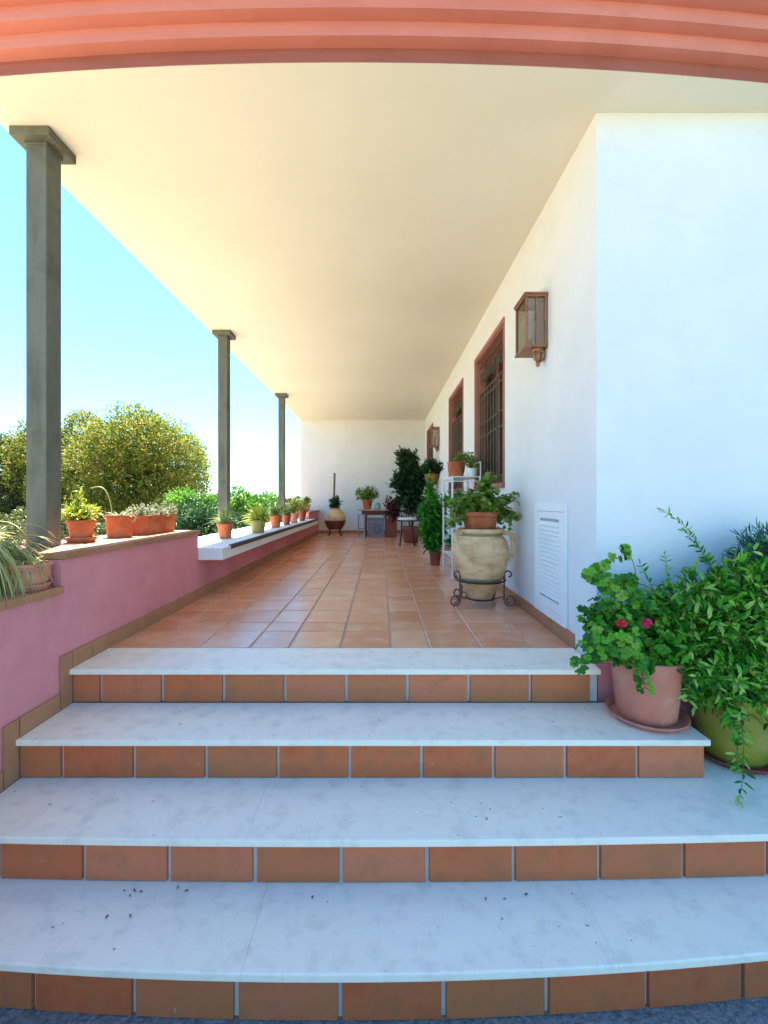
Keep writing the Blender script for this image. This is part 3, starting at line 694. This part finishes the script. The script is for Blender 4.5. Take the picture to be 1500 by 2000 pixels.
for (x, y, z, lb) in ((.80,4.42,.62,'nearer green plant in a clay pot on the middle white shelf'), (.82,4.78,.62,'farther green plant in a clay pot on the middle white shelf'), (.80,4.45,.22,'low leafy plant in a clay pot on the bottom white shelf')):
    b_ = Vector((x,y,z)); t_ = potted('potted_plant', b_, lb, group=GS); pot_mesh(b_, .07, .052, .11, 'terra', t_, rim=.005)
    stems_and_leaves((x,y,z+.1), ell((x-.03,y-.02,z+.16), (.14,.14,.12), 45, top=-.7), t_, 'l_fern', L=.042, W=.022, per=11, start=.3)
# --- 8 tall bright fern in front of the shelf
b_ = Vector((.66, 5.30, .0)); t_ = potted('potted_fern', b_, 'tall bright green plant in a small dark red pot beside the white shelf')
pot_mesh(b_, .070, .055, .17, 'terra_dark', t_, rim=.005)
tg = ell((.625,5.28,.60), (.20,.17,.42), 270, lo=.1)+[(.60+R.uniform(-.05,.06), 5.28, R.uniform(.9,1.12)) for _ in range(12)]
stems_and_leaves((.66,5.30,.15), tg, t_, 'l_fern', L=.075, W=.024, per=16, start=.3, droop=.4)
# --- 9 hanging / standing basket plant behind it, on a tall stand
b_ = Vector((.73, 6.2, 0)); t_ = thing('plant_stand', b_, 'thin dark iron column stand behind the bright green plant, carrying the basket plant', 'stand')
m = MB(); m.tube([(b_.x,b_.y,.01),(b_.x,b_.y,1.02)], .012, 8); m.build('pole', 'iron', t_)
m = MB(); m.lathe((b_.x,b_.y,1.02), [(.001,0),(.09,0),(.09,.012),(.001,.012)], 24); m.build('plate', 'iron', t_)
for k in range(3): a = k*2.09+.4; m = MB(); m.tube([(b_.x,b_.y,.16),(b_.x+.09*cos(a),b_.y+.09*sin(a),.10),(b_.x+.15*cos(a),b_.y+.15*sin(a),.012)], .009, 6); m.build('leg', 'iron', t_)
b_ = Vector((.73, 6.2, 1.033)); t_ = potted('potted_plant', b_, 'rounded dark green plant in a brown woven basket on a tall stand')
pot_mesh(b_, .105, .07, .13, 'basket', t_, style='bowl', rim=.004)
stems_and_leaves((b_.x,b_.y,b_.z+.11), ell((b_.x,b_.y,b_.z+.22), (.17,.16,.14), 90, top=-.75), t_, 'l_deep', L=.045, W=.022, per=14, start=.3)
# --- 10 tall dark shrub
b_ = Vector((.56, 8.1, 0)); t_ = potted('potted_shrub', b_, 'tall dark green shrub in a tub at the far end of the veranda')
pot_mesh(b_, .17, .13, .30, 'terra_dark', t_, rim=.01)
m = MB()
for k in range(5): a = k*1.26; m.tube([(b_.x+.03*cos(a),b_.y+.03*sin(a),.25),(b_.x+.08*cos(a),b_.y+.08*sin(a),.8),(b_.x+.16*cos(a),b_.y+.16*sin(a),1.4)], [.015,.012,.006], 6)
m.build('trunk', 'bark', t_)
tg = []
for dx, zc_, rr_, nn_ in ((-.14,1.74,.17,45),(.02,1.68,.15,35),(-.06,1.45,.27,90),(.13,1.32,.24,70),(-.20,1.16,.22,70),(.04,1.02,.28,90),(-.10,.78,.24,60),(.12,.66,.22,45)): tg += ell((b_.x+dx,b_.y+R.uniform(-.1,.1),zc_*.94), (rr_,rr_,rr_*1.05), nn_, lo=.1)
stems_and_leaves((b_.x,b_.y,.9), tg, t_, 'l_deep', L=.10, W=.042, per=14, start=.45, droop=.3, stm='stem_brown')
# --- 11 burgundy plant on a red-brown box
b_ = Vector((.22, 9.30, 0)); t_ = thing('clay_tub', b_, 'square red clay tub at the right end of the small table', 'tub')
m = MB(); m.bbox(b_.x-.12,b_.x+.12,b_.y-.12,b_.y+.12,0,.36,.01); m.build('body', 'terra_dark', t_)
m = MB(); m.bbox(b_.x-.135,b_.x+.135,b_.y-.135,b_.y+.135,.361,.40,.008); m.build('rim', 'terra_dark', t_)
b_ = Vector((.24, 9.28, .40)); t_ = potted('potted_plant', b_, 'burgundy leafy plant spilling over the red tub beside the small table')
pot_mesh(b_, .10, .08, .14, 'terra_dark', t_, rim=.006)
stems_and_leaves((b_.x,b_.y,b_.z+.12), ell((b_.x+.0,b_.y-.03,b_.z+.20), (.21,.19,.30), 90, top=-.95), t_, 'l_red', L=.07, W=.04, per=12, start=.3)
# --- 12 small table with things
x0, x1, y0, y1 = -.46, .24, 9.22, 9.62; zt = .59
x1 = .10+.14
t_ = thing('side_table', ((x0+x1)/2,(y0+y1)/2,0), 'small table with a pale wooden top and dark legs by the end wall', 'table')
m = MB(); m.bbox(x0-.02,x1+.0,y0-.02,y1+.02,zt-.025,zt,.004); m.build('tabletop', 'wood_top', t_)
m = MB(); m.bbox(x0+.05,x1-.05,y0+.02,y0+.04,zt-.12,zt-.026,.003); m.build('apron', 'wood_dark', t_)
m = MB(); m.bbox(x0+.05,x1-.05,y1-.04,y1-.02,zt-.12,zt-.026,.003); m.build('apron', 'wood_dark', t_)
for x in (x0+.14, x1-.14):
    for y in (y0+.045, y1-.065): m = MB(); m.bbox(x-.017,x+.017,y-.017+.01,y+.017+.01,.0,zt-.026,.003); m.build('leg', 'wood_dark', t_)
b_ = Vector((-.295, 9.42, zt)); t_ = potted('potted_plant', b_, 'terracotta pot with a spreading olive-green plant standing on the small table')
pot_mesh(b_, .11, .08, .20, 'terra', t_, rim=.008)
stems_and_leaves((b_.x,b_.y,b_.z+.18), ell((b_.x,b_.y,b_.z+.32), (.27,.2,.20), 60, top=-.5), t_, 'l_urn', L=.06, W=.035, per=11)
b_ = Vector((-.07, 9.36, zt)); t_ = thing('glass_jar', b_, 'mint green glass jar on the small table beside the terracotta pot', 'jar')
m = MB(); m.lathe(b_, [(.001,0),(.055,0),(.062,.01),(.064,.06),(.055,.10),(.035,.125),(.035,.145),(.030,.145),(.028,.12)], 28); m.build('body', 'mint', t_)
m = MB(); m.lathe(b_+Vector((0,0,.146)), [(.001,0),(.040,0),(.040,.012),(.012,.018),(.001,.03)], 20); m.build('lid', 'metal_white', t_)
b_ = Vector((-.10, 9.48, 0)); t_ = thing('storage_box', b_, 'pale lavender box with a dark scroll motif standing under the small table', 'box')
m = MB(); m.bbox(-.285,.065,9.36,9.60,0,.36,.006); m.build('body', 'lavender', t_)
m = MB(); m.bbox(-.292,.072,9.353,9.607,.361,.40,.005); m.build('lid', 'lavender', t_)
m = MB(); m.tube([(-.10+(.012+.006*q)*cos(q*.55), 9.357, .17+(.012+.006*q)*sin(q*.55)) for q in range(16)], .008, 5); m.tube([(-.01,9.357,.17),(.03,9.357,.12),(-.03,9.357,.07),(-.12,9.357,.06)], .007, 5); m.build('motif', 'navy', t_)
b_ = Vector((-.405, 9.02, 0)); t_ = thing('stool', b_, 'narrow light blue wooden stool at the left end of the small table', 'stool')
m = MB(); m.bbox(b_.x-.075,b_.x+.075,b_.y-.075,b_.y+.075,.47,.495,.004); m.build('seat', 'blue_paint', t_)
for sx in (-1,1):
    for sy in (-1,1): m = MB(); m.tube([(b_.x+sx*.055,b_.y+sy*.055,.47),(b_.x+sx*.068,b_.y+sy*.068,0)], [.014,.011], 6); m.build('leg', 'blue_paint' if sx > 0 else 'lavender', t_)
for sy in (-1,1): m = MB(); m.tube([(b_.x-.06,b_.y+sy*.06,.2),(b_.x+.06,b_.y+sy*.06,.2)], .007, 5); m.build('stretcher', 'blue_paint', t_)
# --- 13 round garden stool/chair with white cushion
b_ = Vector((.45, 7.45, 0)); t_ = thing('garden_chair', b_, 'small dark metal chair with a white cushion in front of the tall dark shrub', 'chair')
m = MB(); m.lathe((b_.x,b_.y,.43), [(.001,0),(.18,0),(.185,.008),(.18,.016),(.001,.016)], 28); m.build('seat', 'iron', t_)
m = MB(); m.lathe((b_.x,b_.y,.447), [(.001,0),(.15,0),(.165,.012),(.165,.026),(.14,.04),(.001,.045)], 28, wob=.02); m.build('cushion', 'cloth', t_)
for k in range(4): a = pi/4+k*pi/2; m = MB(); m.tube([(b_.x+.13*cos(a),b_.y+.13*sin(a),.43),(b_.x+.14*cos(a),b_.y+.14*sin(a),.2),(b_.x+.18*cos(a),b_.y+.18*sin(a),0)], .009, 6); m.build('leg', 'iron', t_)
m = MB(); m.tube([(b_.x+.17,b_.y-.13,.44),(b_.x+.20,b_.y-.12,.66),(b_.x+.22,b_.y,.74),(b_.x+.20,b_.y+.12,.66),(b_.x+.17,b_.y+.13,.44)], .009, 6)
for dy in (-.06,0,.06): m.tube([(b_.x+.175,b_.y+dy,.44),(b_.x+.21,b_.y+dy,.71)], .005, 5)
m.build('backrest', 'iron', t_)
# --- 14 round jar by the end wall
ux, uy = -1.00, 9.50; t_ = thing('jar_stand', (ux,uy,0), 'low black iron ring stand under the round jar by the end wall', 'stand')
m = MB(); m.tube([(ux+.165*cos(a*pi/12), uy+.165*sin(a*pi/12), .20) for a in range(25)], .011, 6, cap=False); m.build('ring', 'iron', t_)
for k in range(4): a = pi/4+k*pi/2; m = MB(); m.tube([(ux+.165*cos(a),uy+.165*sin(a),.20),(ux+.14*cos(a),uy+.14*sin(a),.09),(ux+.20*cos(a),uy+.20*sin(a),.008)], .010, 6); m.build('leg', 'iron', t_)
t_ = thing('jar', (ux,uy,.10), 'round clay jar with a dark lower half holding a plant and tall stick', 'jar')
m = MB(); m.lathe((ux,uy,.10), [(.001,0),(.09,0),(.15,.06),(.20,.14),(.232,.24),(.228,.33),(.19,.41),(.13,.46),(.10,.48),(.11,.50),(.125,.51),(.10,.515),(.085,.48),(.001,.47)], 40); m.build('body', 'urn', t_)
m = MB(); m.lathe((ux,uy,.10), [(.152,.06),(.202,.14),(.2345,.238),(.2345,.25)], 40); m.build('glaze_band', 'wood_dark', t_)
stems_and_leaves((ux,uy,.58), ell((ux,uy-.02,.74), (.14,.12,.15), 45, top=-.8), t_, 'l_deep', L=.06, W=.032, per=11)
m = MB(); m.tube([(ux-.03,uy,.56),(ux-.02,uy,1.0),(ux-.012,uy,1.38)], .022, 8); m.build('stick', 'bark', t_)

# --- 15 pink pot with geranium on the second step
b_ = Vector((1.172, 1.925, Z2+.013)); t_ = potted('potted_geranium', b_, 'dusty pink clay pot of geranium with two red flowers on the second step')
pot_mesh(b_, .142, .118, .265, 'terra_pink', t_, style='plain', saucer=.163)
c = (b_.x-.02, b_.y, b_.z+.24)
lf, sm = MB(), MB()
tg = ell((b_.x-.05, b_.y-.03, b_.z+.37), (.27,.15,.18), 210, top=-.75)
P = lambda x, y, D=1.86: px(x, y, D)
def spray(mb_l, mb_s, pts, lf_, L, W, pair=.022, sr=.0022, n0=0, rnd=False, tn=(.0,1.0), dens=1):
    """a stem through pts with leaves set in pairs"""
    pts = [Vector(p) for p in pts]; fine = []
    for i in range(len(pts)-1):
        a, b = pts[i], pts[i+1]; p0 = pts[max(i-1,0)]; p3 = pts[min(i+2,len(pts)-1)]
        for k in range(8):
            u = k/8; fine.append(.5*((2*a)+(b-p0)*u+(2*p0-5*a+4*b-p3)*u*u+(3*a-p0-3*b+p3)*u**3))
    fine.append(pts[-1]); mb_s.tube(fine, [sr*(1-.65*i/len(fine)) for i in range(len(fine))], 5)
    acc = 0
    for i in range(1, len(fine)):
        seg = fine[i]-fine[i-1]; acc += seg.length
        if i < n0: continue
        while acc > pair:
            acc -= pair; d = seg.normalized(); s0 = d.orthogonal().normalized(); s0.rotate(Matrix.Rotation(R.uniform(0,6.28), 3, d))
            for sg in (1,-1)[:2 if dens == 1 else 1]:
                o = (s0*sg + d*.5 + Vector((0,-.2,.1))).normalized(); q = R.uniform(.7,1.1)
                if rnd:
                    e_ = fine[i]+o*R.uniform(.012,.03); mb_s.tube([fine[i], e_], sr*.5, 3, cap=False); mb_l.round_leaf(e_, o+Vector((0,-.7,.5)), L*.5*q, R.uniform(*tn))
                else: mb_l.leaf(fine[i], o, (Vector((0,-.6,.7))+rv(.4)).normalized(), L*q, W*q, R.uniform(*tn))
stems_and_leaves(c, tg, t_, 'l_geranium', 'round', L=.042, per=12, start=.35, spread=.018, sr=.003)
gl, gs = MB(), MB()
spray(gl, gs, [c, P(1290,1200), P(1215,1160), P(1165,1125), P(1200,1085)], gl, .052, .05, .020, .0035, 10, True)
spray(gl, gs, [c, P(1280,1160), P(1180,1130), P(1140,1120)], gl, .05, .05, .024, .003, 12, True)
spray(gl, gs, [c, P(1240,1110), P(1215,1083), P(1218,1078)], gl, .05, .05, .06, .0025, 22, True)
spray(gl, gs, [c, P(1220,1270,1.75), P(1165,1275,1.74), P(1128,1300,1.72)], gl, .045, .05, .022, .003, 6, True)
spray(gl, gs, [c, P(1225,1250,1.72), P(1180,1240,1.72), P(1140,1262,1.72)], gl, .045, .05, .022, .003, 6, True)
spray(gl, gs, [c, P(1250,1290,1.74), P(1255,1320,1.74), P(1260,1345,1.74)], gl, .042, .05, .022, .003, 6, True)
gl.build('foliage', 'l_geranium', t_, sharp=0); gs.build('stem', 'stem', t_, sharp=0)
for (fx, fy, mm) in ((1214,1218,'petal_red'), (1264,1217,'petal_mag')):
    f = MB(); fc_ = P(fx, fy, 1.66)
    for k in range(38): v = rv(1).normalized(); f.round_leaf(fc_+v*.016, v+Vector((0,-.3,0)), .009, R.random(), lobes=3)
    f.build('flower', mm, t_, sharp=0)

# --- 16 olive glazed pot with jasmine on the third step
b_ = Vector((1.555, 1.925, Z3+.013)); t_ = potted('potted_jasmine', b_, 'olive glazed pot with a large cascading jasmine on the third step')
pot_mesh(b_, .165, .125, .29, 'pot_green', t_, style='plain'); s = MB(); r = .172
s.lathe((b_.x,b_.y,b_.z-.012), [(.001,0),(r*.82,0),(r*.86,.003),(r,.024),(r-.002,.028),(r-.010,.026),(r*.84,.0105),(.001,.0105)], 40); s.build('saucer', 'terra_dark', t_)
c = (b_.x-.02, b_.y-.02, b_.z+.28)
tg = ell((b_.x-.06, b_.y-.06, .21), (.38,.17,.34), 560, top=-.85, lo=.3) + ell((b_.x+.15, b_.y-.06, .25), (.36,.17,.42), 380, top=-.95, lo=.3)
tg += [(b_.x+R.uniform(-.18,.28), b_.y-.12+R.uniform(-.1,.03), R.uniform(-.16,.02)) for _ in range(36)]
stems_and_leaves(c, tg, t_, 'l_jasmine', L=.050, W=.019, per=20, start=.3, droop=.35, sr=.0022)
jl, js = MB(), MB(); P = lambda x, y, D=1.88: px(x, y, D)
spray(jl, js, [c, P(1400,1150), P(1375,1085), P(1340,1030), P(1290,995)], jl, .034, .010, .016, .0022, 14)
spray(jl, js, [c, P(1400,1180), P(1392,1110), P(1355,1060), P(1338,1035)], jl, .034, .012, .017, .002, 12)
spray(jl, js, [c, P(1310,1200), P(1275,1150), P(1255,1110), P(1248,1098)], jl, .034, .011, .017, .002, 12)
spray(jl, js, [c, P(1320,1180), P(1305,1130), P(1300,1090), P(1296,1076)], jl, .030, .010, .019, .002, 12)
spray(jl, js, [c, P(1440,1330,1.70), P(1448,1400,1.66), P(1452,1480,1.62), P(1448,1540,1.60), P(1435,1590,1.60)], jl, .042, .014, .022, .002, 8)
spray(jl, js, [c, P(1400,1330,1.70), P(1420,1380,1.68), P(1440,1450,1.66), P(1430,1500,1.66)], jl, .040, .014, .018, .002, 8)
spray(jl, js, [c, P(1400,1300,1.70), P(1350,1330,1.70), P(1345,1370,1.70)], jl, .040, .014, .018, .002, 8)
jl.build('foliage', 'l_jasmine', t_, sharp=0); js.build('stem', 'stem', t_, sharp=0)
# --- 17 bluish conifer-like plant behind, right edge
b_ = Vector((1.80, 1.90, Z3)); t_ = potted('potted_shrub', b_, 'feathery bluish shrub behind the jasmine against the white wall')
pot_mesh(b_, .13, .10, .26, 'terra', t_, rim=.01)
tg = ell((1.74, 1.93, .52), (.17,.13,.20), 80, lo=.2)+[(1.56+R.uniform(-.05,.05), 1.9+R.uniform(-.08,.08), R.uniform(.42,.62)) for _ in range(10)]
stems_and_leaves((1.80,1.90,-.08), tg, t_, 'l_blue', 'needle', L=.055, W=.006, per=16, start=.55, sr=.003)
# fallen sprig-like dry leaves on the steps
dl = MB()
for (x, y, H) in ((240,1742,1.288),(262,1738,1.288),(272,1745,1.288),(252,1750,1.288),(345,1740,1.288),(360,1744,1.288),(610,1758,1.288),(950,1756,1.288),(1025,1752,1.288),(255,1788,1.288),(205,1798,1.288)):
    q = px(x, y, H=H); q.z += .004; a = R.uniform(0,6.28)
    dl.leaf(q, Vector((cos(a),sin(a),.1)).normalized(), (Vector((0,0,1))+rv(.3)).normalized(), R.uniform(.010,.018), R.uniform(.005,.008), R.random(), fold=.5)
dl.build('dry_leaves', 'stem_brown', None, sharp=0)
tag(bpy.data.objects['dry_leaves'], 'scatter of tiny dry leaf bits on the lowest visible marble tread', 'leaf litter', kind='stuff')

# ------------------------------------------------------------------ trees and bushes in the garden
def tree(name, base, cz, rad, label, lm, nl, leaf=.16, lobes=9, seed=1, cat='tree', trunk_r=.16, group=None, gap=.25, thick=.45):
    rr = random.Random(seed); t_ = thing(name, base, label, cat, group); bx, by, bz = base
    cc = Vector((bx, by, cz)); tr = MB(); split = Vector((bx, by, bz+(cz-bz)*.45))
    tr.tube([(bx,by,bz-.1),(bx+.05,by,bz+(cz-bz)*.2),split], [trunk_r,trunk_r*.8,trunk_r*.65], 9)
    lob = []
    for k in range(lobes):
        a = 2*pi*k/lobes*1.9+rr.uniform(-.4,.4); zz = rr.uniform(-.75,.75); q = sqrt(max(.05,1-zz*zz))
        lob.append((cc+Vector((rad[0]*.55*q*cos(a), rad[1]*.55*q*sin(a), rad[2]*.55*zz)), rr.uniform(.40,.58)))
    lob.append((cc, .6))
    for c, s_ in lob:
        mid = split.lerp(c, .5)+Vector((rr.uniform(-.2,.2),rr.uniform(-.2,.2),.15)); tr.tube([split,mid,c], [trunk_r*.45,trunk_r*.28,trunk_r*.08], 6)
        for q in range(5):
            e = c+Vector((rr.gauss(0,1)*rad[0],rr.gauss(0,1)*rad[1],abs(rr.gauss(0,1))*rad[2])).normalized()*min(rad)*s_*.8
            tr.tube([mid.lerp(c,.6),mid.lerp(e,.6),e], [trunk_r*.14,trunk_r*.09,trunk_r*.03], 4)
    tr.build('trunk', 'bark', t_)
    cr = MB(); made = 0; tries = 0
    while made < nl and tries < nl*12:
        tries += 1
        c, s_ = lob[rr.randrange(len(lob))]
        v = Vector((rr.gauss(0,1),rr.gauss(0,1),rr.gauss(0,1))).normalized(); d = 1-abs(rr.gauss(0,1))*thick*.5
        if d < .1: continue
        p = c+Vector((v.x*rad[0],v.y*rad[1],v.z*rad[2]))*s_*d
        nn = mnoise.noise(p*(1.6/min(rad)*1.4)+Vector((seed*7,0,0)))
        if nn < -gap: continue
        nn2 = mnoise.noise(p*3.1)
        if nn2 < -.28: continue
        o = (v+Vector((rr.gauss(0,.6),rr.gauss(0,.6),rr.gauss(0,.6)))).normalized()
        sz = leaf*rr.uniform(.6,1.2); cr.leaf(p, o, Vector((rr.gauss(0,1),rr.gauss(0,1),rr.gauss(0,1)+.6)).normalized(), sz, sz*.5, min(1,max(0,.5+nn2*.9+rr.uniform(-.3,.3)))); made += 1
    cr.build('crown', lm, t_, sharp=0)
tree('tree', (-9.7,18,ZG), 1.85, (2.85,2.6,3.25), 'broad rounded yellowish tree behind the raised parapet, right of the nearest column', 'l_tree', 60000, .115, 14, 3, gap=.4, group='trees in the garden')
tree('tree', (-14.0,19.5,ZG), 2.1, (2.15,2.2,3.3), 'rounded yellowish tree half hidden behind the nearest column', 'l_tree', 42000, .115, 12, 8, gap=.4, group='trees in the garden')
tree('tree', (-16.9,20,ZG), 1.7, (2.1,2.0,3.3), 'darker green tree left of the nearest column, cut by the picture edge', 'l_tree2', 24000, .15, 9, 5, group='trees in the garden')
tree('tree', (-6.1,17.5,ZG), .2, (1.3,1.2,1.1), 'low pale yellow tree at the right foot of the broad rounded tree', 'l_yellow', 6000, .12, 7, 6, group='trees in the garden', trunk_r=.07)
def bush(base, cz, rad, label, lm, nl, leaf, seed):
    tree('bush', base, cz, rad, label, lm, nl, leaf, 7, seed, 'bush', .04, 'bushes in the garden', .3)
bush((-3.05,7.2,ZG), .15, (.75,.7,.65), 'dark green bush outside, where the raised parapet meets the white ledge', 'l_deep', 5000, .085, 11)
bush((-4.5,11,ZG), .35, (.95,.9,.95), 'fresh green bush left of the middle column', 'l_bush', 5500, .11, 12)
bush((-3.45,11.5,ZG), .45, (.85,.8,.80), 'fresh green rounded bush between the middle and farthest columns, nearer the middle one', 'l_bush', 5500, .10, 13)
bush((-2.9,14,ZG), .25, (.8,.8,.6), 'low light green bush behind the pots near the farthest column', 'l_grey', 4000, .10, 14)
bush((-9.6,13,ZG), -.1, (1.4,1.1,.95), 'dark green bush at the foot of the broad rounded tree', 'l_tree2', 5000, .12, 15)
bush((-13.2,14,ZG), -.1, (1.7,1.1,1.0), 'dark green bush at the foot of the tree behind the near column', 'l_tree2', 5000, .12, 16)
# far line of scrub
m = MB(); rr = random.Random(5)
for k in range(9000):
    x = rr.uniform(-70, 4); y = 48+rr.uniform(-5,5)+x*.12; hh_ = 1.5+.5*mnoise.noise(Vector((x*.25,0,0))); z = ZG+rr.uniform(0,1)**.7*hh_
    m.leaf(Vector((x,y,z)), Vector((rr.gauss(0,1),rr.gauss(0,1),rr.gauss(0,1))).normalized(), Vector((rr.gauss(0,1),rr.gauss(0,1),rr.gauss(0,1))).normalized(), .5, .32, rr.random())
m.build('far_scrub', 'l_tree2', None, sharp=0); tag(bpy.data.objects['far_scrub'], 'far low line of green scrub along the horizon', 'scrub', kind='stuff')
